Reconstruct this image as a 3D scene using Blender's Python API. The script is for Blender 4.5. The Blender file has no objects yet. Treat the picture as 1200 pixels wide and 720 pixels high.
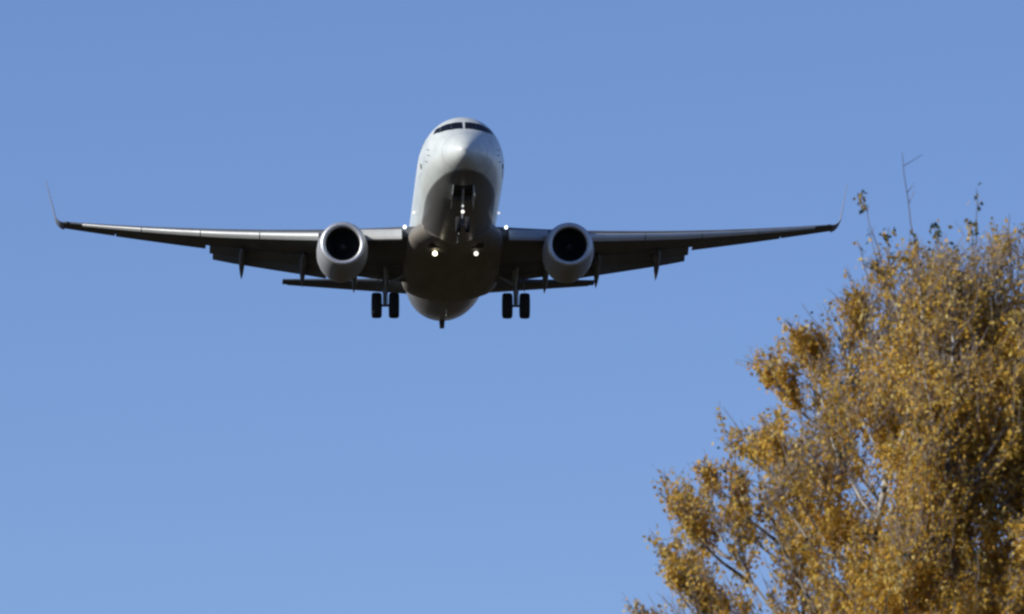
import bpy, bmesh, math, random
import numpy as np
from mathutils import Vector, Matrix, Euler

R = math.radians
scene = bpy.context.scene
COL = scene.collection

# ------------------------------------------------------------------ camera
cam_d = bpy.data.cameras.new("camera")
cam = bpy.data.objects.new("camera", cam_d)
COL.objects.link(cam)
cam.location = (0, 0, 1.7)
cam.rotation_euler = (R(90 + 8.0), 0, 0)
cam_d.sensor_width = 36.0
cam_d.lens = 360.0
cam_d.dof.use_dof = True
cam_d.dof.focus_distance = 440.0
cam_d.dof.aperture_fstop = 13.0
cam_d.clip_start = 1.0
cam_d.clip_end = 60000.0
scene.camera = cam

# ------------------------------------------------------------------ sky + sun
SUN_EL, SUN_AZ = 25.0, 72.0          # azimuth: degrees to the left of "behind the camera"
sdir = Vector((-math.sin(R(SUN_AZ)) * math.cos(R(SUN_EL)),
               -math.cos(R(SUN_AZ)) * math.cos(R(SUN_EL)), math.sin(R(SUN_EL))))
world = bpy.data.worlds.new("World")
scene.world = world
world.use_nodes = True
wn, wl = world.node_tree.nodes, world.node_tree.links
bg = wn["Background"]
sky = wn.new("ShaderNodeTexSky")
sky.sky_type = 'NISHITA'
sky.sun_disc = False
sky.sun_elevation = R(SUN_EL)
sky.sun_rotation = math.atan2(sdir.x, sdir.y)
sky.altitude = 0
sky.air_density = 0.8
sky.dust_density = 0.0
sky.ozone_density = 7.0
wb = wn.new("ShaderNodeMix")          # white balance of the sky colour
wb.data_type = 'RGBA'
wb.blend_type = 'MULTIPLY'
wb.inputs['Factor'].default_value = 1.0
wb.inputs['B'].default_value = (1.19, 0.962, 1.01, 1)
wl.new(sky.outputs[0], wb.inputs['A'])
wl.new(wb.outputs['Result'], bg.inputs[0])
bg.inputs[1].default_value = 0.121

sun_d = bpy.data.lights.new("sun", 'SUN')
sun_d.energy = 4.6
sun_d.angle = R(0.5)
sun_d.color = (1.0, 0.95, 0.84)
sun = bpy.data.objects.new("sun", sun_d)
COL.objects.link(sun)
sun.rotation_euler = sdir.to_track_quat('Z', 'Y').to_euler()

scene.view_settings.view_transform = 'Standard'
scene.view_settings.look = 'None'
scene.view_settings.exposure = 0.0
scene.view_settings.gamma = 1.0
scene.view_settings.use_curve_mapping = False
scene.render.engine = 'CYCLES'
scene.cycles.filter_width = 2.5
scene.cycles.max_bounces = 6
scene.cycles.transparent_max_bounces = 8


# ------------------------------------------------------------------ materials
def new_mat(name):
    m = bpy.data.materials.new(name)
    m.use_nodes = True
    return m, m.node_tree.nodes, m.node_tree.links, m.node_tree.nodes["Principled BSDF"]


def paint(name, col, rough=0.35, metal=0.0, coat=0.0, dirt=0.12, scale=1.5, streak=1.0, spec=0.5):
    """Painted or bare metal skin with soft streaks of grime of its own."""
    m, n, l, b = new_mat(name)
    tc = n.new("ShaderNodeTexCoord")
    mp = n.new("ShaderNodeMapping")
    mp.inputs['Scale'].default_value = (scale * streak, scale * 0.25, scale)
    nz = n.new("ShaderNodeTexNoise")
    nz.inputs['Scale'].default_value = 1.0
    nz.inputs['Detail'].default_value = 6
    nz.inputs['Roughness'].default_value = 0.6
    rp = n.new("ShaderNodeMapRange")
    rp.inputs['From Min'].default_value = 0.35
    rp.inputs['From Max'].default_value = 0.75
    rp.inputs['To Min'].default_value = 1.0
    rp.inputs['To Max'].default_value = 1.0 - dirt
    mx = n.new("ShaderNodeMix")
    mx.data_type = 'RGBA'
    mx.blend_type = 'MULTIPLY'
    mx.inputs['Factor'].default_value = 1.0
    mx.inputs['A'].default_value = (*col, 1)
    l.new(tc.outputs['Object'], mp.inputs[0])
    l.new(mp.outputs[0], nz.inputs['Vector'])
    l.new(nz.outputs['Fac'], rp.inputs['Value'])
    l.new(rp.outputs[0], mx.inputs['B'])
    l.new(mx.outputs['Result'], b.inputs['Base Color'])
    rr = n.new("ShaderNodeMapRange")
    rr.inputs['To Min'].default_value = rough
    rr.inputs['To Max'].default_value = min(1, rough + 0.18)
    l.new(nz.outputs['Fac'], rr.inputs['Value'])
    l.new(rr.outputs[0], b.inputs['Roughness'])
    b.inputs['Metallic'].default_value = metal
    b.inputs['Coat Weight'].default_value = coat
    b.inputs['Coat Roughness'].default_value = 0.15
    b.inputs['Specular IOR Level'].default_value = spec
    return m


def glow(name, col, strength):
    m, n, l, b = new_mat(name)
    b.inputs['Base Color'].default_value = (0.8, 0.8, 0.8, 1)
    b.inputs['Emission Color'].default_value = (*col, 1)
    b.inputs['Emission Strength'].default_value = strength
    return m


M = {}


def fuselage_material():
    """White paint with a grey belly; the paint break follows the body height."""
    m, n, l, b = new_mat("fuselage paint")
    tc = n.new("ShaderNodeTexCoord")
    sp = n.new("ShaderNodeSeparateXYZ")
    l.new(tc.outputs['Object'], sp.inputs[0])
    # belly line
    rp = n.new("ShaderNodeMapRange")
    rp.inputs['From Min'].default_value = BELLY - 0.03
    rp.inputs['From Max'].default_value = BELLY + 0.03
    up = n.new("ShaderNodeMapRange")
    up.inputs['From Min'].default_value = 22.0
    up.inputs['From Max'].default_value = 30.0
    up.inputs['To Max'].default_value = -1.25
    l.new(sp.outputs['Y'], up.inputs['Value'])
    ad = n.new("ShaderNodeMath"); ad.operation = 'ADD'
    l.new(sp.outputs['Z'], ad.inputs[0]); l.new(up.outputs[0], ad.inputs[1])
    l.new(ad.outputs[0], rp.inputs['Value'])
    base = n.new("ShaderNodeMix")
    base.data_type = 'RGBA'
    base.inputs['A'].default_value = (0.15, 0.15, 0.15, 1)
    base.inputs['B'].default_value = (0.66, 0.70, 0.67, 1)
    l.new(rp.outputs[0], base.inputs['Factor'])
    # skin panel joints
    wv = n.new("ShaderNodeMath"); wv.operation = 'FRACT'
    dv = n.new("ShaderNodeMath"); dv.operation = 'MULTIPLY'; dv.inputs[1].default_value = 0.52
    l.new(sp.outputs['Y'], dv.inputs[0]); l.new(dv.outputs[0], wv.inputs[0])
    ln = n.new("ShaderNodeMath"); ln.operation = 'LESS_THAN'; ln.inputs[1].default_value = 0.012
    l.new(wv.outputs[0], ln.inputs[0])
    mp = n.new("ShaderNodeMapping")
    mp.inputs['Scale'].default_value = (2.2, 0.35, 1.2)
    nz = n.new("ShaderNodeTexNoise")
    nz.inputs['Scale'].default_value = 1.3
    nz.inputs['Detail'].default_value = 7
    l.new(tc.outputs['Object'], mp.inputs[0]); l.new(mp.outputs[0], nz.inputs['Vector'])
    r2 = n.new("ShaderNodeMapRange")
    r2.inputs['From Min'].default_value = 0.4
    r2.inputs['From Max'].default_value = 0.75
    r2.inputs['To Min'].default_value = 1.0
    r2.inputs['To Max'].default_value = 0.84
    l.new(nz.outputs['Fac'], r2.inputs['Value'])
    sb = n.new("ShaderNodeMath"); sb.operation = 'MULTIPLY_ADD'
    sb.inputs[1].default_value = -0.25
    l.new(ln.outputs[0], sb.inputs[0]); l.new(r2.outputs[0], sb.inputs[2])
    mx = n.new("ShaderNodeMix"); mx.data_type = 'RGBA'; mx.blend_type = 'MULTIPLY'
    mx.inputs['Factor'].default_value = 1
    l.new(base.outputs['Result'], mx.inputs['A']); l.new(sb.outputs[0], mx.inputs['B'])
    l.new(mx.outputs['Result'], b.inputs['Base Color'])
    b.inputs['Roughness'].default_value = 0.4
    b.inputs['Coat Weight'].default_value = 0.15
    b.inputs['Coat Roughness'].default_value = 0.2
    return m


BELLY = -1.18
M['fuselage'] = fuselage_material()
M['white'] = paint("white paint", (0.68, 0.71, 0.69), 0.35, dirt=0.14)
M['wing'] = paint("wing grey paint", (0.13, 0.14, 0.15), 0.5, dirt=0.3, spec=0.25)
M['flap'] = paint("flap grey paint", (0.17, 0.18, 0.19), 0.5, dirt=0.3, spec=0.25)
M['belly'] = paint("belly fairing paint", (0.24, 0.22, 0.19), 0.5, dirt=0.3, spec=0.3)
M['krueger'] = paint("inboard leading edge paint", (0.50, 0.51, 0.50), 0.5, dirt=0.15, spec=0.25)
M['cowl'] = paint("engine cowl paint", (0.36, 0.37, 0.39), 0.45, dirt=0.2, spec=0.25)
M['metal'] = paint("bare aluminium", (0.66, 0.67, 0.68), 0.42, metal=0.75, dirt=0.15)
M['edge'] = paint("leading edge aluminium", (0.62, 0.63, 0.62), 0.45, metal=0.35, dirt=0.15)
M['dark_metal'] = paint("dark steel", (0.12, 0.12, 0.125), 0.45, metal=0.8, dirt=0.3)
M['liner'] = paint("inlet liner", (0.05, 0.05, 0.055), 0.6, dirt=0.2)
M['blade'] = paint("fan blade titanium", (0.10, 0.10, 0.11), 0.4, metal=0.7, dirt=0.2)
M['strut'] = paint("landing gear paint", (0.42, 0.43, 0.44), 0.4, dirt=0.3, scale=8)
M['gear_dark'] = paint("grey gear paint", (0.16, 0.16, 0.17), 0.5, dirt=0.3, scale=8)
M['tyre'] = paint("tyre rubber", (0.022, 0.022, 0.024), 0.85, dirt=0.3, scale=6)
M['glass'] = paint("cockpit glass", (0.008, 0.009, 0.012), 0.2, dirt=0.0, coat=0.0, spec=0.25)
M['well'] = paint("gear well", (0.03, 0.03, 0.03), 0.8, dirt=0.3)
M['lamp'] = glow("lit landing lamp", (1.0, 0.88, 0.62), 6.0)
M['lamp_right'] = glow("lit landing lamp turned aside", (1.0, 0.93, 0.80), 1.6)
M['lamp_cool'] = glow("lit wing root lamp", (0.86, 0.93, 1.0), 2.5)
M['lamp_dim'] = glow("lit taxi lamp", (1.0, 0.97, 0.92), 0.9)
M['nav'] = paint("navigation lamp glass", (0.03, 0.035, 0.045), 0.15, dirt=0)


# ------------------------------------------------------------------ mesh helpers
class MB:
    def __init__(self):
        self.v, self.f = [], []

    def loft(self, rings, closed=True, cap0=True, cap1=True):
        n = len(rings[0]); o = len(self.v)
        for r in rings:
            self.v += [tuple(p) for p in r]
        for i in range(len(rings) - 1):
            for j in range(n if closed else n - 1):
                k = (j + 1) % n
                self.f.append((o + i * n + j, o + i * n + k, o + (i + 1) * n + k, o + (i + 1) * n + j))
        if cap0: self.f.append(tuple(o + j for j in range(n))[::-1])
        if cap1: self.f.append(tuple(o + (len(rings) - 1) * n + j for j in range(n)))
        return self

    def tube(self, pts, rad, n=12, caps=True):
        rings = []
        pts = [Vector(p) for p in pts]
        for i, p in enumerate(pts):
            d = (pts[min(i + 1, len(pts) - 1)] - pts[max(i - 1, 0)]).normalized()
            a = d.orthogonal().normalized() if i == 0 else (u - d * u.dot(d)).normalized()
            u = a
            w = d.cross(a)
            r = rad[i] if hasattr(rad, '__len__') else rad
            rings.append([p + (a * math.cos(t) + w * math.sin(t)) * r for t in np.linspace(0, 2 * math.pi, n, endpoint=False)])
        return self.loft(rings, True, caps, caps)

    def lathe(self, prof, c, axis='y', n=48, ys=1.0):
        """prof: list of (along, radius); revolved round an axis through c."""
        rings = []
        for a, r in prof:
            ring = []
            for t in np.linspace(0, 2 * math.pi, n, endpoint=False):
                p, q = r * math.cos(t), r * math.sin(t)
                if axis == 'y': ring.append((c[0] + p, c[1] + a, c[2] + q))
                elif axis == 'x': ring.append((c[0] + a, c[1] + p, c[2] + q))
                else: ring.append((c[0] + p, c[1] + q, c[2] + a))
            rings.append(ring)
        return self.loft(rings, True, False, False)

    def box(self, c, s, rot=None):
        o = len(self.v)
        m = Euler(rot).to_matrix() if rot else Matrix.Identity(3)
        for x in (-.5, .5):
            for y in (-.5, .5):
                for z in (-.5, .5):
                    self.v.append(tuple(Vector(c) + m @ Vector((x * s[0], y * s[1], z * s[2]))))
        for q in ((0, 1, 3, 2), (4, 6, 7, 5), (0, 4, 5, 1), (2, 3, 7, 6), (0, 2, 6, 4), (1, 5, 7, 3)):
            self.f.append(tuple(o + i for i in q))
        return self

    def build(self, name, mat, parent=None, smooth=True, angle=35, mirror=False, bevel=0):
        me = bpy.data.meshes.new(name)
        v = [(-p[0], p[1], p[2]) for p in self.v] if mirror else self.v
        me.from_pydata(v, [], self.f)
        bm = bmesh.new(); bm.from_mesh(me)
        bmesh.ops.remove_doubles(bm, verts=bm.verts, dist=1e-5)
        bmesh.ops.recalc_face_normals(bm, faces=bm.faces)
        if bevel:
            bmesh.ops.bevel(bm, geom=[e for e in bm.edges], offset=bevel, segments=2, affect='EDGES', clamp_overlap=True)
        if smooth:
            for f in bm.faces: f.smooth = True
            for e in bm.edges:
                if len(e.link_faces) == 2 and e.calc_face_angle(0) > R(angle): e.smooth = False
        bm.to_mesh(me); bm.free()
        me.materials.append(mat)
        o = bpy.data.objects.new(name, me)
        COL.objects.link(o)
        if parent: o.parent = parent
        return o


def tag(o, label=None, cat=None, kind=None):
    if label: o['label'] = label
    if cat: o['category'] = cat
    if kind: o['kind'] = kind
    return o


# ------------------------------------------------------------------ ground
def build_ground():
    n = 48
    xs = np.sign(np.linspace(-1, 1, n)) * np.abs(np.linspace(-1, 1, n)) ** 2.2 * 15000
    v = []; rnd = random.Random(4)
    for j in xs:
        for i in xs:
            d = math.hypot(i, j)
            v.append((i, j, -max(0, min(1, (d - 15) / 60)) * rnd.uniform(0, .25)))
    f = [(j * n + i, j * n + i + 1, (j + 1) * n + i + 1, (j + 1) * n + i) for j in range(n - 1) for i in range(n - 1)]
    me = bpy.data.meshes.new("ground"); me.from_pydata(v, [], f)
    for p in me.polygons: p.use_smooth = True
    m, nn, l, b = new_mat("autumn field")
    tc = nn.new("ShaderNodeTexCoord")
    nz = nn.new("ShaderNodeTexNoise"); nz.inputs['Scale'].default_value = 0.02; nz.inputs['Detail'].default_value = 12
    rp = nn.new("ShaderNodeValToRGB")
    rp.color_ramp.elements[0].position = 0.35; rp.color_ramp.elements[0].color = (0.026, 0.022, 0.012, 1)
    rp.color_ramp.elements[1].position = 0.65; rp.color_ramp.elements[1].color = (0.070, 0.052, 0.026, 1)
    l.new(tc.outputs['Object'], nz.inputs['Vector']); l.new(nz.outputs['Fac'], rp.inputs[0])
    l.new(rp.outputs[0], b.inputs['Base Color']); b.inputs['Roughness'].default_value = 0.95
    b.inputs['Specular IOR Level'].default_value = 0.1
    me.materials.append(m)
    o = bpy.data.objects.new("ground", me); COL.objects.link(o)
    tag(o, kind='structure')


build_ground()

# ------------------------------------------------------------------ aircraft (local axes: x = picture right, y = aft, z = up; origin at nose)
plane = bpy.data.objects.new("passenger_aircraft", None)
COL.objects.link(plane)
tag(plane, "white twin-engine passenger jet on approach in the clear sky with its landing gear down", "aircraft")
YAW, PITCH, ROLL = R(2.22), R(-4.351), R(-0.123)
plane.rotation_mode = 'QUATERNION'
rotm = (Matrix.Rotation(YAW, 3, 'Z') @ Matrix.Rotation(PITCH, 3, 'X') @ Matrix.Rotation(ROLL, 3, 'Y'))
plane.rotation_quaternion = rotm.to_quaternion()
plane.location = (-1.976, 430.5, 69.525)

# station: (y, top, bottom, half width)
ST = np.array([
    (0.00, -0.53, -0.57, 0.02), (0.05, -0.38, -0.72, 0.17), (0.15, -0.25, -0.84, 0.30), (0.3, -0.10, -0.93, 0.44),
    (0.6, 0.12, -1.06, 0.67), (1.0, 0.34, -1.18, 0.90), (1.5, 0.58, -1.31, 1.12), (1.9, 0.76, -1.41, 1.27),
    (2.2, 0.97, -1.47, 1.36), (2.5, 1.20, -1.53, 1.44), (2.8, 1.41, -1.58, 1.51), (3.2, 1.59, -1.65, 1.59), (3.8, 1.75, -1.73, 1.68),
    (4.5, 1.86, -1.81, 1.76), (5.5, 1.95, -1.90, 1.83), (6.5, 1.99, -1.96, 1.87), (8.0, 2.0, -2.0, 1.88),
    (12, 2.0, -2.01, 1.88), (20, 2.0, -2.01, 1.88), (24.5, 2.0, -2.0, 1.88), (26, 2.0, -1.93, 1.87), (28, 2.0, -1.74, 1.83),
    (30, 1.99, -1.45, 1.73), (31.5, 1.97, -1.18, 1.62), (33, 1.94, -0.84, 1.46), (35, 1.86, -0.28, 1.14), (36.5, 1.76, 0.18, 0.84),
    (37.6, 1.62, 0.56, 0.55), (38.1, 1.50, 0.78, 0.36)])


def smooth_interp(y, col):
    ys = ST[:, 0]; vs = ST[:, col]
    i = int(np.clip(np.searchsorted(ys, y) - 1, 0, len(ys) - 2))
    def slope(k):
        if k == 0: return (vs[1] - vs[0]) / (ys[1] - ys[0])
        if k == len(ys) - 1: return (vs[-1] - vs[-2]) / (ys[-1] - ys[-2])
        a = (vs[k] - vs[k - 1]) / (ys[k] - ys[k - 1]); b = (vs[k + 1] - vs[k]) / (ys[k + 1] - ys[k])
        return 0 if a * b <= 0 else 2 * a * b / (a + b)
    h = ys[i + 1] - ys[i]; t = (y - ys[i]) / h
    m0, m1 = slope(i), slope(i + 1)
    return ((2 * t**3 - 3 * t**2 + 1) * vs[i] + (t**3 - 2 * t**2 + t) * h * m0 + (-2 * t**3 + 3 * t**2) * vs[i + 1] + (t**3 - t**2) * h * m1)


def fus_pt(y, th, off=0.0):
    """th: 0 = right side, 90 = top, -90 = bottom (degrees)."""
    zt, zb, w = smooth_interp(y, 1), smooth_interp(y, 2), smooth_interp(y, 3)
    zc = zb + (zt - zb) * 0.50
    c, s = math.cos(R(th)), math.sin(R(th))
    x = (w + off) * c
    z = zc + ((zt - zc if s > 0 else zc - zb) + off) * s
    return Vector((x, y, z))


def build_fuselage():
    ys = [0.0, .02, .05, .1, .15, .22, .3, .4, .5] + list(np.arange(.6, 8, .15)) + list(np.arange(8, 24.5, 1.0)) + list(np.arange(24.5, 38.1, .4)) + [38.1]
    th = np.linspace(-90, 270, 72, endpoint=False)
    mb = MB()
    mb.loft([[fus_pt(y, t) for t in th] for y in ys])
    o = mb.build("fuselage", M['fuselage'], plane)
    # cut the nose wheel well out of the belly
    c = MB().box((0, 3.5, -1.72), (0.80, 1.85, 1.1)).build("well_cutter", M['well'], plane, smooth=False)
    md = o.modifiers.new("cut", 'BOOLEAN'); md.operation = 'DIFFERENCE'; md.object = c; md.solver = 'EXACT'
    dg = bpy.context.evaluated_depsgraph_get()
    me = bpy.data.meshes.new_from_object(o.evaluated_get(dg))
    o.modifiers.clear(); o.data = me
    bpy.data.objects.remove(c)
    return o


fus = build_fuselage()
MB().box((0, 3.5, -1.36), (0.78, 1.82, 0.35)).build("wheel_well", M['well'], fus, smooth=False)


def patch(poly, name, mat, off=0.012, nu=8, parent=None, th=0.012):
    """A quad patch lying on the body skin, given its four corners as (y, angle)."""
    (a, b, c, d) = poly
    rows = []
    for i in range(nu + 1):
        u = i / nu; row = []
        for j in range(nu + 1):
            v = j / nu
            y = (1-u)*(1-v)*a[0] + u*(1-v)*b[0] + u*v*c[0] + (1-u)*v*d[0]
            t = (1-u)*(1-v)*a[1] + u*(1-v)*b[1] + u*v*c[1] + (1-u)*v*d[1]
            row.append((y, t))
        rows.append(row)
    mb = MB()
    for o_ in (off, off - th * 2):
        base = len(mb.v)
        for row in rows: mb.v += [tuple(fus_pt(y, t, o_)) for y, t in row]
        n = nu + 1
        for i in range(nu):
            for j in range(nu):
                mb.f.append((base + i*n + j, base + (i+1)*n + j, base + (i+1)*n + j+1, base + i*n + j+1))
    n = nu + 1; B = n * n
    per = [(i, 0) for i in range(n)] + [(nu, j) for j in range(1, n)] + [(i, nu) for i in range(nu - 1, -1, -1)] + [(0, j) for j in range(nu - 1, 0, -1)]
    for k in range(len(per)):
        p, q = per[k], per[(k + 1) % len(per)]
        i0, i1 = p[0]*n + p[1], q[0]*n + q[1]
        mb.f.append((i0, i1, B + i1, B + i0))
    return mb.build(name, mat, parent or fus)


# cockpit windows: three panes each side, (y, angle) corners
for s in (1, -1):
    A = lambda a: 90 - s * (90 - a)
    patch([(1.98, A(88)), (2.08, A(67)), (2.62, A(69)), (2.53, A(87.8))], "windshield_pane", M['glass'])
    patch([(2.085, A(66.4)), (2.40, A(45.4)), (2.82, A(50.5)), (2.625, A(68.5))], "windshield_pane", M['glass'])
    patch([(2.42, A(44.8)), (2.86, A(33)), (3.12, A(42)), (2.84, A(49.8))], "windshield_pane", M['glass'])
th_ = np.linspace(-90, 270, 72, endpoint=False)
MB().loft([[fus_pt(1.15, t, -.01) for t in th_], [fus_pt(1.15, t, .003) for t in th_], [fus_pt(1.172, t, .003) for t in th_], [fus_pt(1.172, t, -.01) for t in th_]],
          cap0=False, cap1=False).build("radome_seam", M['strut'], fus)
# doors and cabin windows
for s in (0, 1):
    A = (lambda a: a) if s == 0 else (lambda a: 180 - a)
    for y0 in (5.0, 31.0):
        patch([(y0, A(-14)), (y0 + .86, A(-14)), (y0 + .86, A(42)), (y0, A(42))], "cabin_door", M['white'], off=0.014, nu=6)
        patch([(y0 + .33, A(20)), (y0 + .53, A(20)), (y0 + .53, A(29)), (y0 + .33, A(29))], "door_window", M['glass'], off=0.022, nu=2)
    for k in range(46):
        y = 6.9 + k * 0.508
        if y > 30.4: break
        patch([(y, A(15)), (y + .25, A(15)), (y + .25, A(26)), (y, A(26))], "cabin_window", M['glass'], off=0.008, nu=2)
    # pitot probes and static ports near the nose
    for (y, t) in ((2.6, -3), (2.75, 6), (3.1, -12)):
        p = fus_pt(y, A(t)); q = fus_pt(y, A(t), .08)
        MB().tube([p, q, q + Vector((0, -.16, 0))], [.016, .012, .006], 8).build("air_probe", M['dark_metal'], fus)
    MB().tube([fus_pt(4.6, A(-8)), fus_pt(4.6, A(-8), .03)], .11, 14).build("sensor_plate", M['dark_metal'], fus)

# belly fairing between the wings
def build_belly():
    mb = MB(); rings = []
    for y, k in ((11.4, 0), (11.9, .25), (12.6, .55), (13.6, .85), (15, 1), (18, 1), (20.5, 1), (21.8, .9), (22.8, .62), (23.6, .3), (24.2, 0)):
        ring = []
        w = 1.80 + .34 * k; zb = -1.93 - .20 * k; zt = -.75 - .1 * k
        for t in np.linspace(0, 2 * math.pi, 56, endpoint=False):
            c, s = math.cos(t), math.sin(t)
            e = 2 / (2 + .9 * k)
            x = w * abs(c) ** e * (1 if c > 0 else -1) * (.80 + .2 * min(1, k * 2))
            zc = (zt + zb) / 2
            z = zc + (zt - zb) / 2 * abs(s) ** e * (1 if s > 0 else -1)
            ring.append((x, y, z))
        rings.append(ring)
    mb.loft(rings)
    return mb.build("belly_fairing", M['belly'], plane)


belly = build_belly()
for s in (-1, 1):
    MB().lathe([(-.28, .0), (-.28, .10), (-.24, .135), (-.1, .14), (0.02, .11)], (s * .9, 13.4, -2.16), n=20).build("landing_lamp_housing", M['dark_metal'], belly)
    MB().lathe([(-.02, .0), (-.02, .098), (.0, .10), (.0, 0)], (s * .9, 13.1, -2.16), n=20).build("landing_lamp", M['lamp' if s < 0 else 'lamp_right'], belly)
    # pack inlets in the front of the fairing
    MB().box((s * .95, 12.35, -1.93), (.5, .5, .10), (R(-12), 0, 0)).build("cooling_inlet", M['well'], belly, smooth=False)
# antennas and beacon under the belly
for y, h, x in ((8.6, .28, 0), (10.4, .22, .0), (25.5, .25, 0)):
    z = smooth_interp(y, 2)
    MB().loft([[(x - .02, y, z + .05), (x + .02, y, z + .05), (x + .02, y + .3, z + .05), (x - .02, y + .3, z + .05)],
               [(x - .012, y + .14, z - h), (x + .012, y + .14, z - h), (x + .012, y + .3, z - h), (x - .012, y + .3, z - h)]]).build("blade_antenna", M['white'], fus)
MB().loft([[(-.13, 31.2, -1.1), (.13, 31.2, -1.1), (.13, 31.9, -1.0), (-.13, 31.9, -1.0)],
           [(-.10, 31.4, -1.50), (.10, 31.4, -1.50), (.10, 31.75, -1.48), (-.10, 31.75, -1.48)]]).build("tail_skid", M['dark_metal'], fus, smooth=False)
MB().lathe([(0, .34), (.35, .26), (.35, .2), (.1, .16)], (0, 38.05, 1.14), n=24).build("auxiliary_exhaust", M['dark_metal'], fus)


# ------------------------------------------------------------------ lifting surfaces
def foil(ts, t, camber=0.02):
    """Airfoil points at chord fractions; returns (upper z, lower z) per unit chord."""
    x = np.asarray(ts)
    yt = 5 * t * (0.2969 * np.sqrt(x) - 0.1260 * x - 0.3516 * x**2 + 0.2843 * x**3 - 0.1036 * x**4)
    yc = camber * 4 * x * (1 - x)
    return yc + yt, yc - yt


def wing_at(x):
    """chord line of the wing at span station x (left or right): LE y, chord, z, thickness, incidence"""
    le = 13.3 + (x - 1.88) * 0.556
    te = 21.05 if x < 5.8 else 21.05 + (x - 5.8) * (23.3 - 21.05) / (17.16 - 5.8)
    if x < 1.88: le = 13.3
    s = max(0, x - 1.88)
    z = -1.22 + .100 * s + .0036 * s * s
    t = .145 - .045 * min(1, s / 15.3)
    inc = R(0.4 - 2.9 * min(1, s / 15.3))
    return le, te - le, z, t, inc


def section(x, f0, f1, n=18, dx=0, dz=0, rot=0, tk=1.0):
    """closed ring of the wing section between chord fractions f0 and f1"""
    le, c, z, t, inc = wing_at(x)
    k = f0 + (f1 - f0) * (1 - np.cos(np.linspace(0, math.pi, n))) / 2 if f0 == 0 else np.linspace(f0, f1, n)
    u, l = foil(k, t)
    pts = [(a, b) for a, b in zip(k[::-1], u[::-1])] + [(a, b) for a, b in zip(k[(1 if f0 == 0 else 0):], l[(1 if f0 == 0 else 0):])]
    out = []
    for a, b in pts:
        if rot:
            a0, b0 = f0, 0.0
            a1, b1 = a - a0, (b - b0) * tk
            a, b = a0 + a1 * math.cos(rot) + b1 * math.sin(rot), b0 - a1 * math.sin(rot) + b1 * math.cos(rot)
        a += dx; b += dz
        yy = le + c * (a * math.cos(inc) + b * math.sin(inc))
        zz = z + c * (b * math.cos(inc) - a * math.sin(inc))
        out.append((x, yy, zz))
    return out


def flap_ring(x, chord, y0, z0, defl, t=.16, n=12):
    """free flap section: leading edge at (y0,z0) with own chord, deflected down"""
    k = (1 - np.cos(np.linspace(0, math.pi, n))) / 2
    u, l = foil(k, t, .03)
    pts = list(zip(k[::-1], u[::-1])) + list(zip(k[1:-1], l[1:-1]))
    return [(x, y0 + chord * (a * math.cos(defl) + b * math.sin(defl)), z0 + chord * (b * math.cos(defl) - a * math.sin(defl))) for a, b in pts]


CUT = .74


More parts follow.
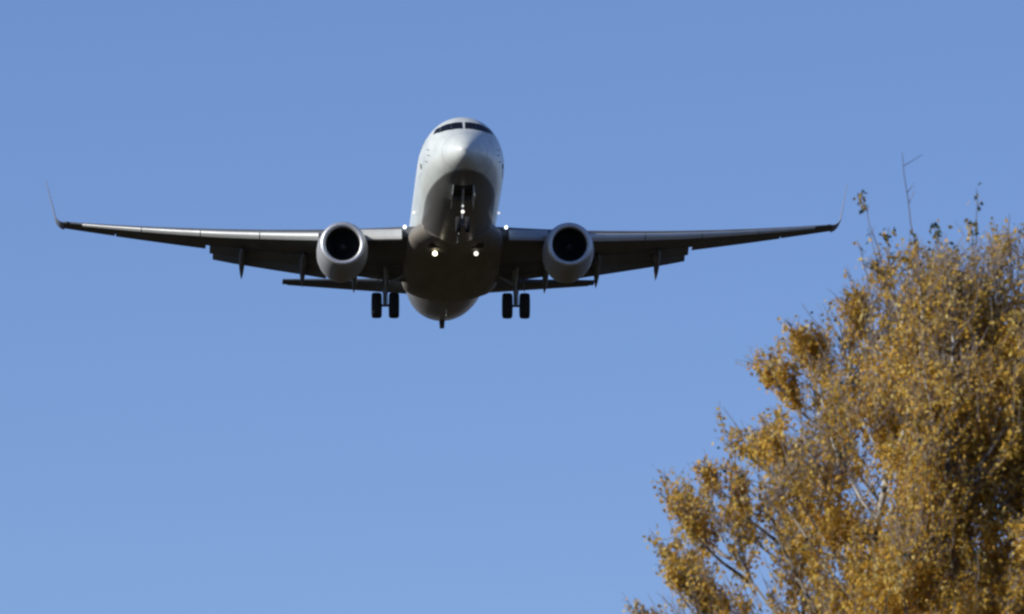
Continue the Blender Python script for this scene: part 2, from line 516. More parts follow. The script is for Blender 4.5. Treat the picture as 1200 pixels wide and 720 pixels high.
def build_wing(mir):
    mb = MB()
    xs = [0.9, 1.88, 3, 4, 5, 5.8, 7, 8.5, 10, 10.72, 12, 13.5, 15, 16.2, 17.16]
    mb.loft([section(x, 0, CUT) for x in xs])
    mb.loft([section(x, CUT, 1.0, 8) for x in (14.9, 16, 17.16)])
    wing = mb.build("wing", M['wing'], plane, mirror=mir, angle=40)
    P = dict(parent=wing, mirror=mir)
    # aileron
    MB().loft([section(x, CUT + .012, 1.0, 8, rot=R(1.5)) for x in (10.85, 12, 13.5, 14.85)]).build("aileron", M['wing'], **P)
    # slats
    def slat(x):
        le, c, z, t, inc = wing_at(x)
        sc = 0.62 / c if c > 4 else .16
        k = np.array([sc * q for q in (1, .75, .5, .3, .15, .06, .015, 0)])
        u, l = foil(k, t * 1.0)
        kl = np.array([sc * q for q in (.02, .08, .2, .34)])
        ul, ll = foil(kl, t)
        pts = list(zip(k, u + .004)) + list(zip(kl, ll)) + [(sc * .42, 0.0), (sc * .6, u[2] * .55), (sc * .8, u[1] * .8)]
        rot = R(-20)
        out = []
        for a, b in pts:
            a2, b2 = a * math.cos(rot) - b * math.sin(rot), a * math.sin(rot) * -1 * -1 + b * math.cos(rot)
            a2 -= sc * .62; b2 -= sc * .16
            # drooped forward and down
            out.append((x, le + c * a2, z + c * (b2 - a2 * math.sin(inc))))
        return out
    for x0, x1 in ((5.95, 8.5), (8.54, 11.1), (11.14, 13.7), (13.74, 16.35)):
        MB().loft([slat(x) for x in np.linspace(x0, x1, 4)]).build("slat", M['edge'], **P)
    # krueger flap ahead of the inboard leading edge
    def krueger(x):
        le, c, z, t, inc = wing_at(x)
        prof = [(-.42, -.44), (-.50, -.40), (-.52, -.30), (-.40, -.10), (-.22, .06), (-.02, .14), (.03, .10), (-.14, -.02), (-.30, -.20)]
        return [(x, le + a, z + b + .06) for a, b in prof]
    MB().loft([krueger(x) for x in np.linspace(2.35, 4.1, 5)]).build("krueger_flap", M['krueger'], **P)
    # flaps: fore and aft element, inboard and outboard
    for x0, x1, nf in ((2.0, 4.3, 4), (5.5, 10.68, 6)):
        fore, aft = [], []
        for x in np.linspace(x0, x1, nf):
            le, c, z, t, inc = wing_at(x)
            te = le + c * (CUT + .008)
            lo = foil([CUT], t)[1][0] * c
            cf = .17 * c if x > 5 else .72
            cf = max(cf, .55)
            y0, z0 = te, z - c * CUT * math.sin(inc) + lo + .01
            fore.append(flap_ring(x, cf * 1.05, y0, z0, R(18)))
            y1, z1 = y0 + cf * 1.03 * math.cos(R(18)), z0 - cf * 1.05 * math.sin(R(18)) + .012
            aft.append((x, cf * .62, y1, z1))
        MB().loft(fore).build("flap", M['flap'], **P)
        MB().loft([flap_ring(x - (.14 if i == nf - 1 else 0), a, b, d, R(34)) for i, (x, a, b, d) in enumerate(aft)]).build("aft_flap", M['flap'], **P)
    # flap track fairings (canoes), drooped with the flaps
    for x, k in ((4.25, 1.0), (6.55, 1.0), (9.25, .92)):
        le, c, z, t, inc = wing_at(x)
        y0 = le + c * .50; z0 = z - .045 * c - .10
        y1 = le + c * .82; z1 = z - .10 - .26 * k
        y2 = le + c * 1.0 + .78 * k; z2 = z1 - .70 * k
        prof = []
        for q in np.linspace(0, 1, 15):
            if q < .55: s_ = q / .55; yy = y0 + (y1 - y0) * s_; zz = z0 + (z1 - z0) * s_ * s_
            else: s_ = (q - .55) / .45; yy = y1 + (y2 - y1) * s_; zz = z1 + (z2 - z1) * s_
            rr = (math.sin(math.pi * min(1, q * 1.0 + .03)) ** .6) * .17 * k + .006
            prof.append((yy, zz, rr))
        rings = [[(x + rr * .9 * math.cos(a), yy - rr * .5 * math.sin(a), zz + rr * 1.5 * math.sin(a)) for a in np.linspace(0, 2 * math.pi, 16, endpoint=False)] for yy, zz, rr in prof]
        MB().loft(rings).build("flap_track_fairing", M['flap'], **P)
    # blended winglet
    rings = []
    le0, c0, z0, t0, _ = wing_at(17.16)
    for q in np.linspace(0, 1, 14):
        if q < .4:
            a = R(10) + (R(68)) * (q / .4); rad = .52
            x = 17.16 + rad * (math.sin(a) - math.sin(R(10))); zz = z0 + rad * (math.cos(R(10)) - math.cos(a)); ang = a
            h = zz - z0
        else:
            a = R(78); s_ = (q - .4) / .6 * 1.95
            x = 17.16 + .52 * (math.sin(a) - math.sin(R(10))) + s_ * math.cos(a)
            zz = z0 + .52 * (math.cos(R(10)) - math.cos(a)) + s_ * math.sin(a); ang = a; h = zz - z0
        arc = q if q > .4 else q
        yl = le0 + (.25 * (q / .4) ** 1.3 if q < .4 else .25 + (q - .4) / .6 * 1.5)
        ch = c0 - (.35 * (q / .4) if q < .4 else .35 + (q - .4) / .6 * .60)
        k = (1 - np.cos(np.linspace(0, math.pi, 10))) / 2
        u, l = foil(k, .06, .01)
        pts = list(zip(k[::-1], u[::-1])) + list(zip(k[1:-1], l[1:-1]))
        nx, nz = -math.sin(ang), math.cos(ang)
        rings.append([(x + nx * b * ch, yl + a_ * ch, zz + nz * b * ch) for a_, b in pts])
    MB().loft(rings).build("winglet", M['winglet'], **P)
    # lamps in the wing root leading edge and at the tip
    le, c, z, t, inc = wing_at(2.2)
    MB().lathe([(-.05, 0), (-.05, .055), (0, .068), (.14, .07), (.14, 0)], (2.22, le - .50, z + .20), n=18).build("wing_root_lamp", M['lamp_cool'], **P)
    MB().lathe([(-.04, 0), (-.04, .04), (.1, .05), (.1, 0)], (1.86, 11.8, -.62), n=14).build("turnoff_lamp", M['lamp_dim'], **P)
    MB().lathe([(-.12, 0), (-.1, .04), (0, .07), (.2, .06), (.2, 0)], (17.0, wing_at(17.0)[0] + .02, wing_at(17.0)[2]), n=12).build("navigation_lamp", M['nav'], **P)
    return wing


M['winglet'] = paint("winglet paint", (0.20, 0.24, 0.33), 0.4, dirt=0.1)
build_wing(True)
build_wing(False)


# ------------------------------------------------------------------ engines
def build_engine(mir):
    X, Y, Z = 4.95, 12.0, -1.97
    n = 64
    def ring(y, r, flat=0.0, dz=0.0):
        out = []
        for t in np.linspace(0, 2 * math.pi, n, endpoint=False):
            c, s = math.cos(t), math.sin(t)
            rz = r * (1 - flat * max(0, -s) ** 2)
            out.append((X + r * c * (1 + flat * .3 * max(0, -s) * abs(c)), Y + y, Z + dz + rz * s))
        return out
    # cowl: outer skin forward to aft, then fan duct inside
    cowl = MB().loft([ring(.12, .985, .04), ring(.3, 1.03, .05), ring(.6, 1.075, .05), ring(1.0, 1.105, .05), ring(1.7, 1.12, .05), ring(2.4, 1.10, .04),
                      ring(3.1, 1.03, .02), ring(3.7, .93), ring(4.05, .86), ring(4.05, .835), ring(3.6, .86), ring(3.0, .9), ring(2.4, .9)],
                     cap0=False, cap1=False).build("engine_cowl", M['cowl'], plane, mirror=mir)
    cowl.name = "engine"
    P = dict(parent=cowl, mirror=mir)
    lip = []
    for a in np.linspace(0, 1, 13):
        t = math.pi * (a)           # from outer skin round to the throat
        r = .865 + .12 * math.cos(t); y = .12 - .12 * math.sin(t)
        lip.append(ring(y if a < .99 else .12, r, .04 * (1 - a)))
    MB().loft(lip, cap0=False, cap1=False).build("inlet_lip", M['metal'], **P)
    MB().loft([ring(.12, .745), ring(.4, .735), ring(.95, .79), ring(1.6, .80)], cap0=False, cap1=False).build("inlet_duct", M['liner'], **P)
    # fan
    fan = MB()
    for k in range(24):
        a = 2 * math.pi * k / 24
        rings = []
        for r, tw, ch in ((.24, 25, .16), (.45, 40, .19), (.65, 52, .21), (.77, 60, .22)):
            e = R(tw); pts = []
            for q, th in ((-.5, .004), (0, .012), (.5, .004), (0, -.012)):
                tx = q * ch * math.sin(e) + th; ty = q * ch * math.cos(e)
                pts.append((X + r * math.cos(a) - tx * math.sin(a), Y + .95 + ty, Z + r * math.sin(a) + tx * math.cos(a)))
            rings.append(pts)
        fan.loft(rings)
    fan.build("fan", M['blade'], smooth=False, **P)
    MB().loft([ring(1.25, .8), ring(1.26, .02)], cap0=False).build("stator_ring", M['liner'], **P)
    MB().lathe([(-.38, .005), (-.36, .04), (-.25, .12), (-.1, .2), (.05, .25), (.2, .26), (.2, 0)], (X, Y + .88, Z), n=32).build("spinner", M['dark_metal'], **P)
    # core cowl, nozzle and plug
    MB().loft([ring(2.6, .60), ring(3.4, .60), ring(4.2, .56), ring(4.9, .44), ring(5.0, .40), ring(4.9, .38), ring(4.4, .40)], cap0=True, cap1=False).build("core_cowl", M['dark_metal'], **P)
    MB().lathe([(4.3, .25), (4.9, .22), (5.5, .03), (5.52, 0)], (X, Y, Z), n=32).build("exhaust_plug", M['dark_metal'], **P)
    # pylon
    rings = []
    for y, zb, zt, w in ((1.3, .98, 1.10, .05), (1.9, .95, 1.20, .15), (2.8, .85, 1.27, .20), (3.6, .72, 1.20, .22), (4.6, .4, .9, .22), (5.8, .35, .8, .16), (6.8, .45, .75, .04)):
        rings.append([(X - w, Y + y, Z + zb), (X + w, Y + y, Z + zb), (X + w * .8, Y + y, Z + zt), (X - w * .8, Y + y, Z + zt)])
    MB().loft(rings).build("pylon", M['wing'], **P)
    # chine strake on the inboard flank
    MB().loft([[(X - .9, Y + 1.0, Z + .63), (X - .87, Y + 1.0, Z + .67), (X - .85, Y + 2.2, Z + .66), (X - .89, Y + 2.2, Z + .62)],
               [(X - .92, Y + 1.3, Z + .66), (X - .915, Y + 1.3, Z + .665), (X - 1.12, Y + 2.15, Z + .86), (X - 1.125, Y + 2.15, Z + .855)]]).build("strake", M['white'], smooth=False, **P)
    return cowl


build_engine(True)
build_engine(False)


# ------------------------------------------------------------------ tail
def build_stab(mir):
    def sec(x, f0, f1, n=12):
        s = (x - .3) / (7.18 - .3)
        le = 32.6 + (36.1 - 32.6) * s; c = 4.0 + (1.35 - 4.0) * s; z = .98 + .77 * s
        k = f0 + (f1 - f0) * (1 - np.cos(np.linspace(0, math.pi, n))) / 2 if f0 == 0 else np.linspace(f0, f1, n)
        u, l = foil(k, .10, -.004)
        pts = list(zip(k[::-1], u[::-1])) + list(zip(k[1:] if f0 == 0 else k, l[1:] if f0 == 0 else l))
        inc = R(2)
        return [(x, le + c * a, z + c * (b + a * math.sin(inc))) for a, b in pts]
    st = MB().loft([sec(x, 0, .72) for x in (.3, 2, 4, 6, 7.0, 7.18)]).build("horizontal_stabilizer", M['stab'], plane, mirror=mir)
    MB().loft([sec(x, .73, 1.0, 6) for x in (1.1, 3, 5, 6.95)]).build("elevator", M['stab'], st, mirror=mir)


M['stab'] = paint("stabilizer paint", (0.08, 0.09, 0.11), 0.5, dirt=0.2, spec=.3)
build_stab(True)
build_stab(False)


def build_fin():
    def sec(h, f0, f1, n=12):
        z = 1.4 + h
        if h < 1.0: le = 28.6 + h * 2.6; te = 37.6 + .1 * h
        else: le = 31.2 + (h - 1) * .86; te = 37.7 + (h - 1) * .31
        c = te - le
        k = f0 + (f1 - f0) * (1 - np.cos(np.linspace(0, math.pi, n))) / 2 if f0 == 0 else np.linspace(f0, f1, n)
        u, l = foil(k, .09, 0)
        pts = list(zip(k[::-1], u[::-1])) + list(zip(k[1:] if f0 == 0 else k, l[1:] if f0 == 0 else l))
        return [(b * c, le + a * c, z) for a, b in pts]
    fin = MB().loft([sec(h, 0, .72) for h in (0, .5, 1, 2.5, 4, 5.5, 6.6)]).build("tail_fin", M['white'], plane)
    MB().loft([sec(h, .73, 1, 6) for h in (.9, 3, 5, 6.5)]).build("rudder", M['white'], fin)


build_fin()


# ------------------------------------------------------------------ landing gear
def wheel(c, r, w, parent, mir=False):
    h = w / 2
    prof = [(-h * .82, r * .55), (-h * .95, r * .72), (-h, r * .85), (-h * .86, r * .95), (-h * .55, r * .99), (0, r), (h * .55, r * .99), (h * .86, r * .95), (h, r * .85), (h * .95, r * .72), (h * .82, r * .55)]
    MB().lathe(prof, c, 'x', 40).build("tyre", M['tyre'], parent, mirror=mir)
    MB().lathe([(-h * .75, 0), (-h * .75, r * .2), (-h * .55, r * .3), (-h * .7, r * .5), (-h * .82, r * .56), (h * .82, r * .56), (h * .7, r * .5), (h * .55, r * .3), (h * .75, r * .2), (h * .75, 0)], c, 'x', 32).build("wheel_hub", M['strut'], parent, mirror=mir)


def build_main_gear(mir):
    X, Y, Z = 2.90, 19.7, -3.05
    leg = MB().tube([(X - .05, Y - .1, -1.35), (X, Y, -2.25), (X, Y, Z + .55)], .125, 16).tube([(X, Y, Z + .62), (X, Y, Z - .05)], .075, 14).build("main_landing_gear", M['strut'], plane, mirror=mir)
    P = dict(parent=leg, mirror=mir)
    MB().tube([(X - .5, Y, Z), (X + .5, Y, Z)], .06, 12).build("axle", M['strut'], **P)
    for dx in (-.385, .385): wheel((X + dx, Y, Z), .575, .45, leg, mir)
    MB().tube([(X - .03, Y, -2.15), (X - 1.15, Y - .1, -1.5)], .06, 10).build("side_brace", M['strut'], **P)
    MB().tube([(X, Y - .1, -2.3), (X + .05, Y - 1.0, -1.5)], .05, 10).build("drag_brace", M['strut'], **P)
    MB().tube([(X, Y + .12, -2.3), (X, Y + .34, -2.62), (X, Y + .1, Z + .1)], .035, 8).build("torque_link", M['strut'], **P)
    for dx in (-.1, .1): MB().tube([(X + dx, Y - .12, -1.9), (X + dx, Y - .12, Z + .05)], .018, 6).build("brake_line", M['dark_metal'], **P)
    MB().box((X + .33, Y, -1.95), (.035, .72, .78), (0, R(-10), 0)).build("gear_door", M['flap'], smooth=False, bevel=.01, **P)


build_main_gear(True)
build_main_gear(False)

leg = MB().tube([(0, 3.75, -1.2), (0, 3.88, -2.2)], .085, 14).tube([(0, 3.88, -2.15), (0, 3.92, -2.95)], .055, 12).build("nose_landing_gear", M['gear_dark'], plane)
MB().tube([(-.26, 3.92, -2.95), (.26, 3.92, -2.95)], .045, 10).build("axle", M['strut'], leg)
for dx in (-.20, .20): wheel((dx, 3.92, -2.95), .345, .20, leg)
MB().tube([(0, 3.84, -2.1), (0, 3.0, -1.55)], .05, 10).build("drag_brace", M['strut'], leg)
MB().tube([(0, 3.98, -2.15), (0, 4.18, -2.45), (0, 3.98, -2.8)], .03, 8).build("torque_link", M['strut'], leg)
MB().lathe([(-.03, 0), (-.03, .06), (0, .07), (.12, .05), (.12, 0)], (0, 3.74, -2.42), n=18).build("taxi_lamp", M['lamp_right'], leg)
MB().lathe([(-.02, 0), (-.02, .035), (0, .045), (.12, .03), (.12, 0)], (0, 3.74, -2.17), n=16).build("taxi_lamp", M['lamp_dim'], leg)
for s in (-1, 1):
    MB().loft([[(s * .42, 2.62, -1.50), (s * .445, 2.62, -1.50), (s * .445, 4.4, -1.76), (s * .42, 4.4, -1.76)],
               [(s * .47, 2.66, -1.92), (s * .495, 2.66, -1.92), (s * .495, 4.38, -2.16), (s * .47, 4.38, -2.16)]]).build("nose_gear_door", M['white'], fus, smooth=False, bevel=.006)


# ------------------------------------------------------------------ autumn birch
def build_birch():
    rnd = random.Random(11)
    nr = np.random.default_rng(5)
    D = 100.0
    base = Vector(((1185 - 600) / 120.0, D, 0.0))
    def L(px, py, dy=0.0):       # a point of the tree, in metres from its foot
        return Vector(((px - 600) / 120.0 - base.x, dy, 1.7 + D * math.tan(R(8) + (360 - py) / 12000.0)))
    root = bpy.data.objects.new("birch_tree", None); COL.objects.link(root)
    root.location = base
    tag(root, "autumn birch with golden brown leaves, bare top twigs and pale stems", "tree")

    EZ = [2.5, 4, 6, 8, 10, 12, 12.7, 13.7, 14.2, 15.2, 15.5, 15.8, 16.05, 16.3]
    ER = [0.8, 2.2, 3.2, 3.7, 3.7, 3.5, 3.55, 3.1, 2.75, 2.2, 1.9, 1.55, 1.2, .4]
    def env(z, az):
        r = float(np.interp(z, EZ, ER, left=0, right=0))
        return r * min(1.0, .95 + .09 * math.sin(3 * az + z * 2.1) + .14 * math.sin(5 * az - z * 3.7 + 1) + .12 * math.sin(9 * az + z * 6))

    bark, twig = MB(), MB()
    def poly(mb, pts, r0, r1, n):
        k = len(pts)
        mb.tube(pts, [r0 + (r1 - r0) * i / (k - 1) for i in range(k)], n, caps=False)
    def curve(a, b, up, k, wob):
        a, b = Vector(a), Vector(b); out = []
        ln = (b - a).length
        c1 = a.lerp(b, .5) + Vector((0, 0, -up * ln)) + Vector((rnd.gauss(0, wob), rnd.gauss(0, wob), 0)) * ln
        for i in range(k + 1):
            t = i / k
            p = a * (1 - t) ** 2 + c1 * 2 * t * (1 - t) + b * t * t
            if 0 < i < k: p += Vector((rnd.gauss(0, .012), rnd.gauss(0, .012), rnd.gauss(0, .008))) * ln
            out.append(p)
        return out
    # stems
    trunk = [Vector((0, 0, 0)), Vector((.05, .05, 3)), Vector((-.1, 0, 6)), Vector((-.05, .1, 9)), Vector((-.12, .05, 11.5)), L(1168, 720), L(1166, 660), L(1160, 590), L(1158, 500), L(1150, 410), L(1146, 345)]
    stems = [trunk,
             [Vector((-.08, .0, 7)), Vector((-.7, -.5, 9.5)), L(1010, 720, -.9), L(1036, 580, -1.3), L(1060, 520, -1.5), L(1074, 480, -1.6), L(1078, 400, -1.6), L(1074, 350, -1.5)],
             [Vector((-.1, .05, 10.8)), L(1172, 700, -.3), L(1180, 650, -.5), L(1198, 590, -.6), L(1216, 480, -.6), L(1222, 390, -.5), L(1215, 335, -.5)],
             [Vector((-.05, 0, 5)), Vector((.9, .4, 8)), Vector((1.5, .6, 11)), Vector((1.7, .6, 14)), Vector((1.35, .6, 15.8))],
             [Vector((-.05, .05, 6)), Vector((-.6, .9, 9)), Vector((-.9, 1.5, 12)), Vector((-.8, 1.5, 15)), Vector((-.7, 1.4, 15.7))],
             [Vector((-.1, 0, 8)), Vector((-1.2, .2, 11)), L(930, 700, .3), L(962, 600, .3), L(990, 500, .3), L(1005, 380, .2)],
             [Vector((-.1, 0, 8.5)), Vector((-.5, -.9, 11.5)), L(1090, 700, -1.9), L(1105, 560, -2.2), L(1112, 430, -1.9), L(1108, 365, -1.5)]]
    rad = [(.17, .010), (.045, .008), (.045, .008), (.06, .01), (.05, .01), (.045, .007), (.045, .007)]
    trunk_mb = MB()
    poly(trunk_mb, stems[0], *rad[0], 12)
    for s, r in zip(stems[1:], rad[1:]): poly(bark, s, *r, 8)

    def on_stem(s, z):
        for a, b in zip(s, s[1:]):
            if a.z <= z <= b.z: return a.lerp(b, (z - a.z) / (b.z - a.z))
        return s[-1] if z > s[-1].z else s[0]

    twigs = []     # (start, end, density, size)
    def shoots(pts, n2, len2, r, dens=1.0, up=.35, upper=True):
        """secondary branches with twigs along a limb"""
        k = len(pts) - 1
        for _ in range(n2):
            if upper != 'free' and pts[-1].x < -1.2 and pts[-1].z > 12 and rnd.random() < .38: continue      # thinner on the windward side
            t = rnd.uniform(.22, 1.0) ** .8
            i = min(k - 1, int(t * k)); p = pts[i].lerp(pts[i + 1], t * k - i)
            d = (pts[i + 1] - pts[i]).normalized()
            v = Vector((rnd.gauss(0, 1), rnd.gauss(0, 1), rnd.gauss(.35, .6))).normalized()
            v = (v * .75 + d * .6 + Vector((0, 0, up * 1.9))).normalized()
            ln = len2 * rnd.uniform(.55, 1.2)
            e = p + v * ln
            az = math.atan2(e.y, e.x); rr = math.hypot(e.x, e.y); lim = env(e.z, az) * 1.07 + .05
            if rr > lim and upper != 'free':
                e = Vector((e.x * lim / rr, e.y * lim / rr, e.z))
                if env(e.z, az) <= 0: continue
            sub = curve(p, e, .10, 4, .06)
            poly(twig, sub, r * .38, r * .14, 4)
            nt = int((9 if e.z > 11.5 else 3) * rnd.uniform(.7, 1.3))
            for _ in range(nt):
                q = rnd.uniform(.15, 1.0); j = min(3, int(q * 4)); a = sub[j].lerp(sub[j + 1], q * 4 - j)
                w = Vector((rnd.gauss(0, 1), rnd.gauss(0, 1), rnd.gauss(.4, .6))).normalized() * .7 + (sub[j + 1] - sub[j]).normalized() * .8
                twigs.append((a, a + w.normalized() * rnd.uniform(.18, .42) * (.5 if upper == 'free' else 1), dens, upper == 'free'))
            twigs.append((sub[3], sub[4] + (sub[4] - sub[3]) * .6, dens, upper == 'free'))

    golden = 2.39996
    # limbs to the crown surface
    N = 190
    for i in range(N + 70):
        z1 = 3.5 + (16.1 - 3.5) * ((i + .5) / N) ** .72
        az = i * golden + rnd.uniform(-.25, .25)
        if i >= N:      # the sunny side, thicker with shoots
            z1 = rnd.uniform(11.5, 15.6); az = math.radians(rnd.uniform(-170, -20))
        r1 = env(z1, az) * rnd.uniform(.62, 1.04)
        e = Vector((r1 * math.cos(az), r1 * math.sin(az), z1))
        best, bd = None, 1e9
        for s in stems:
            zs = z1 - rnd.uniform(.55, .9) * max(.6, r1)
            if zs < s[0].z: continue
            p = on_stem(s, min(zs, s[-1].z))
            dd = (p - e).length
            if dd < bd: best, bd = p, dd
        if best is None: best = on_stem(trunk, max(2.5, z1 - r1 * .7))
        pts = curve(best, e, .13, 6, .05)
        poly(bark, pts, .010 + .008 * bd, .006, 6)
        shoots(pts, int(5 + bd * 4.3), .62 if z1 > 12 else .8, .022)
    # along the upper stems
    for s in stems:
        up = [p for p in s if p.z > 11.5]
        if len(up) > 1: shoots(up, 34, .62, .022)

    # limbs that stand out of the outline on the left
    for a, e, n2, dns in ((L(880, 690, -.5), L(782, 604, -.8), 13, .8), (L(840, 720, .2), L(785, 655, .1), 12, .75), (L(930, 640, .3), L(838, 562, .2), 14, .9),
                     (L(960, 560, .1), L(897, 526, 0), 7, .7), (L(980, 520, -.3), L(902, 448, -.5), 15, .9), (L(1000, 460, .4), L(944, 402, .3), 13, .8),
                     (L(1030, 430, 0), L(1006, 365, .1), 10, .8), (L(1020, 500, .5), L(960, 425, .4), 12, .8),
                     (L(1060, 400, -.7), L(1035, 335, -.8), 6, .5), (L(940, 560, .8), L(872, 515, .9), 9, .6), (L(960, 600, -.9), L(905, 545, -1.2), 12, .8),
                     (L(1090, 380, -.5), L(1072, 325, -.5), 5, .5), (L(1130, 370, -.5), L(1118, 322, -.5), 5, .5), (L(1180, 360, -.5), L(1176, 305, -.5), 6, .5), (L(860, 650, .4), L(808, 600, .4), 10, .6), (L(860, 760, -.6), L(795, 695, -.8), 14, .8)):
        pts = curve(a, e, .12, 6, .04)
        poly(bark, pts, .022, .005, 5)
        shoots(pts[1:], n2 + 2, .36, .013, dns, upper='free')

    for a, e, n2, dns in ((L(900, 760, .4), L(800, 640, .6), 14, .6), (L(930, 780, -.2), L(820, 690, -.3), 16, .6), (L(960, 660, .9), L(860, 600, 1.0), 14, .6),
                          (L(900, 800, 0), L(775, 740, 0), 16, .7)):
        pts = curve(a, e, .12, 6, .04)
        poly(bark, pts, .020, .005, 5)
        shoots(pts, n2, .42, .013, dns, upper='free')

    # twigs standing above the top, some bare, some with a tuft left at the tip
    tufts = []
    for (x0, y0, x1, y1, bend, n, green) in (
            (1040, 320, 1014, 222, -.03, 34, .4), (1080, 320, 1062, 182, -.05, 0, 0), (1114, 340, 1101, 262, .03, 44, 1), (1146, 300, 1151, 220, .04, 8, .8),
            (1146, 330, 1144, 262, .0, 46, .5), (1132, 345, 1123, 288, -.02, 36, .8), (1040, 340, 1020, 272, -.05, 5, .5), (1052, 340, 1046, 268, .03, 22, .6),
            (1084, 330, 1076, 280, 0, 20, .6), (1196, 345, 1190, 250, .03, 6, .3), (1180, 345, 1172, 285, .02, 16, .5), (1024, 352, 1008, 288, -.03, 10, .4),
            (1200, 340, 1205, 262, .03, 14, .4), (1062, 345, 1058, 292, .02, 20, .4), (1100, 345, 1090, 300, .0, 24, .9), (1160, 345, 1163, 300, .02, 18, .5),
            (1225, 350, 1222, 280, 0, 26, .4), (1245, 360, 1250, 296, 0, 30, .3)):
        dy = rnd.uniform(-.5, .3)
        a, e = L(x0, y0, dy), L(x1, y1, dy)
        pts = curve(a, e, .0, 5, .07)
        poly(twig, pts, .010, .0035, 4)
        low = a + Vector((rnd.uniform(.02, .12), 0, -.5)); poly(twig, [low, a], .013, .010, 4)
        dr = (pts[-1] - pts[-3]).normalized()
        for _ in range(n):
            t = rnd.random() ** 1.4
            p = pts[-1] - dr * t * (.17 if n > 10 else .5) + Vector((rnd.gauss(0, .030), rnd.gauss(0, .035), rnd.gauss(0, .03)))
            tufts.append((p, green if rnd.random() < .8 else 0))
        for _ in range(3):
            q = rnd.uniform(.4, .95); j = min(4, int(q * 5)); b_ = pts[j].lerp(pts[j + 1], q * 5 - j)
            poly(twig, [b_, b_ + Vector((rnd.gauss(0, .05), rnd.gauss(0, .05), rnd.uniform(.05, .14)))], .005, .0025, 3)
    # a fringe of bare shoots over the whole top and edge
    for _ in range(460):
        az = rnd.uniform(0, 2 * math.pi); z = rnd.uniform(12.5, 16.0)
        r = env(z, az) * rnd.uniform(.80, 1.0)
        p = Vector((r * math.cos(az), r * math.sin(az), z))
        v = Vector((math.cos(az) * .45, math.sin(az) * .45, rnd.uniform(.4, 1.2))).normalized()
        q = p + v * rnd.uniform(.25, .5)
        poly(twig, curve(p, q, .06, 3, .06), .0065, .0028, 3)
        if rnd.random() < .6:
            for _ in range(rnd.randint(2, 9)):
                tufts.append((q + Vector((rnd.gauss(0, .05), rnd.gauss(0, .05), rnd.gauss(-.03, .05))), .25))

    # leaves
    P, S, G = [], [], []
    for a, e, dens, free in twigs:
        m = .5 * (a + e)
        poly(twig, [a, m + Vector((0, 0, .01)), e], .0042, .002, 3)
        hi = m.z > 11.8
        rr = math.hypot(m.x, m.y); lim = max(.05, env(min(m.z, 16.2), math.atan2(m.y, m.x)))
        depth = 1 - rr / lim
        if m.z > 15.7: depth = min(depth, (16.35 - m.z) / 1.7)
        side = max(0, -m.x / max(rr, .1)) ** 2         # the windward side has lost more leaves
        lo = .27 - .21 * side
        keep = min(1, max(lo, lo + depth * (2.8 - 1.4 * side)))
        if m.z > 15.3: keep = min(keep, max(.06, (16.05 - m.z) / .85))
        if free: keep = .36
        n = int((25 if hi else 12) * dens * keep * rnd.uniform(.6, 1.4))
        for _ in range(n):
            t = rnd.random()
            p = a.lerp(e, t) + Vector((rnd.gauss(0, .03), rnd.gauss(0, .03), rnd.gauss(-.03, .03)))
            P.append(p); S.append(.047 if hi else .085); G.append(0)
    for p, g in tufts:
        P.append(p); S.append(.052); G.append(1 if rnd.random() < g else 0)
    P = np.array([tuple(p) for p in P]); S = np.array(S) * nr.uniform(.7, 1.25, len(S)); G = np.array(G)
    n = len(P)
    # each leaf: a pointed four-sided blade, folded along the midrib
    d = nr.normal(size=(n, 3)); d[:, 2] -= .9; d /= np.linalg.norm(d, axis=1)[:, None]
    s = nr.normal(size=(n, 3)); s -= (s * d).sum(1)[:, None] * d; s /= np.linalg.norm(s, axis=1)[:, None]
    nn = np.cross(d, s)
    S = S[:, None]
    V = np.stack([P, P + d * S * .42 + s * S * .36 + nn * S * .07, P + d * S, P + d * S * .42 - s * S * .36 + nn * S * .07], 1).reshape(-1, 3)
    me = bpy.data.meshes.new("crown")
    F = np.arange(n * 4).reshape(n, 4)
    T = np.concatenate([F[:, [0, 1, 2]], F[:, [0, 2, 3]]], 1).reshape(-1, 3)
    me.vertices.add(len(V)); me.vertices.foreach_set("co", V.ravel())
    me.loops.add(T.size); me.loops.foreach_set("vertex_index", T.ravel())
    me.polygons.add(len(T)); me.polygons.foreach_set("loop_start", np.arange(0, T.size, 3)); me.polygons.foreach_set("loop_total", np.full(len(T), 3))
    me.polygons.foreach_set("material_index", np.repeat(G, 2))
    me.update(); me.validate()
    print("leaves", n)

    def leaf_mat(name, cols):
        m, k, l, b = new_mat(name)
        geo = k.new("ShaderNodeNewGeometry")
        tc = k.new("ShaderNodeTexCoord")
        nz = k.new("ShaderNodeTexNoise"); nz.inputs['Scale'].default_value = 2.4; nz.inputs['Detail'].default_value = 3
        l.new(tc.outputs['Object'], nz.inputs['Vector'])
        mx = k.new("ShaderNodeMath"); mx.operation = 'MULTIPLY_ADD'; mx.inputs[1].default_value = .80
        l.new(geo.outputs['Random Per Island'], mx.inputs[0])
        m2 = k.new("ShaderNodeMath"); m2.operation = 'MULTIPLY_ADD'; m2.inputs[1].default_value = 1.5; m2.inputs[2].default_value = -.62
        l.new(nz.outputs['Fac'], m2.inputs[0]); l.new(m2.outputs[0], mx.inputs[2])
        rp = k.new("ShaderNodeValToRGB"); els = rp.color_ramp.elements
        while len(els) < len(cols): els.new(.5)
        for i, c in enumerate(cols): els[i].position = i / (len(cols) - 1); els[i].color = (*c, 1)
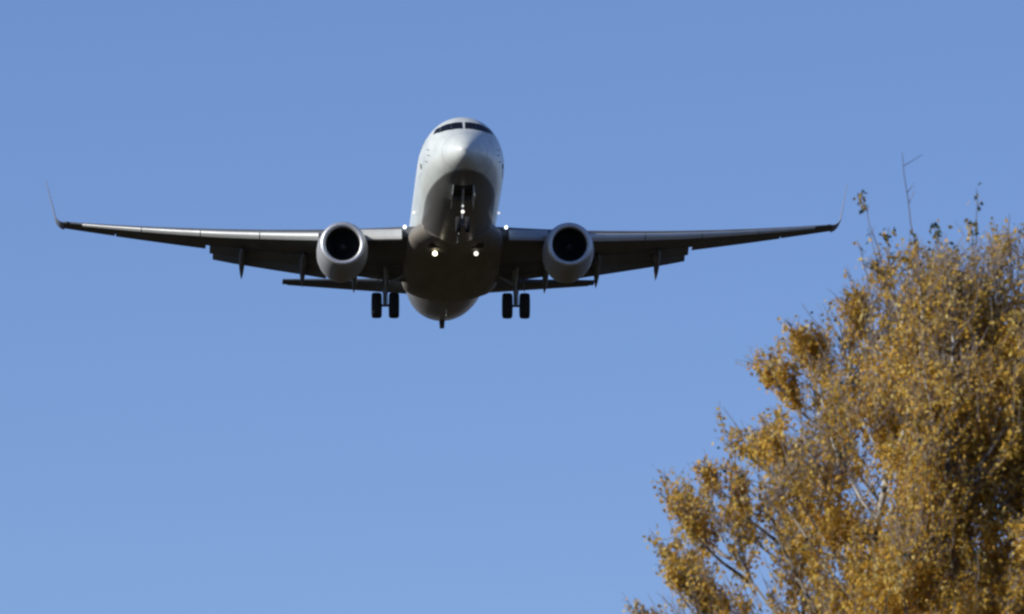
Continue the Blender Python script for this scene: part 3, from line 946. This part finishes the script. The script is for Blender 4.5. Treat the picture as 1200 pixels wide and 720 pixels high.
        l.new(mx.outputs[0], rp.inputs[0])
        b.inputs['Roughness'].default_value = .55
        b.inputs['Specular IOR Level'].default_value = .35
        l.new(rp.outputs[0], b.inputs['Base Color'])
        tr = k.new("ShaderNodeBsdfTranslucent"); l.new(rp.outputs[0], tr.inputs['Color'])
        ms = k.new("ShaderNodeMixShader"); ms.inputs[0].default_value = .48
        l.new(b.outputs[0], ms.inputs[1]); l.new(tr.outputs[0], ms.inputs[2])
        l.new(ms.outputs[0], k["Material Output"].inputs[0])
        return m
    me.materials.append(leaf_mat("golden leaves", [(.22, .19, .06), (.48, .32, .06), (.74, .49, .075), (.68, .37, .045), (.84, .63, .14), (.72, .60, .28)]))
    me.materials.append(leaf_mat("green leaves", [(.02, .045, .015), (.05, .08, .03), (.03, .06, .03)]))
    crown = bpy.data.objects.new("crown", me); COL.objects.link(crown); crown.parent = root

    def bark_mat(name, base_c, dark, lo, hi, sc):
        m, k, l, b = new_mat(name)
        tc = k.new("ShaderNodeTexCoord"); mp = k.new("ShaderNodeMapping"); mp.inputs['Scale'].default_value = sc
        nz = k.new("ShaderNodeTexNoise"); nz.inputs['Scale'].default_value = 1; nz.inputs['Detail'].default_value = 6
        rp = k.new("ShaderNodeValToRGB")
        rp.color_ramp.elements[0].position = lo; rp.color_ramp.elements[0].color = (*dark, 1)
        rp.color_ramp.elements[1].position = hi; rp.color_ramp.elements[1].color = (*base_c, 1)
        l.new(tc.outputs['Object'], mp.inputs[0]); l.new(mp.outputs[0], nz.inputs['Vector']); l.new(nz.outputs['Fac'], rp.inputs[0])
        l.new(rp.outputs[0], b.inputs['Base Color']); b.inputs['Roughness'].default_value = .8
        return m
    bm_ = bark_mat("birch bark", (.55, .51, .44), (.06, .05, .045), .40, .52, (3, 3, 9))
    trunk_mb.build("trunk", bm_, root)
    bark.build("limbs", bm_, root)
    twig.build("twigs", bark_mat("twig bark", (.24, .20, .18), (.12, .10, .09), .3, .7, (6, 6, 6)), root, smooth=False)


build_birch()
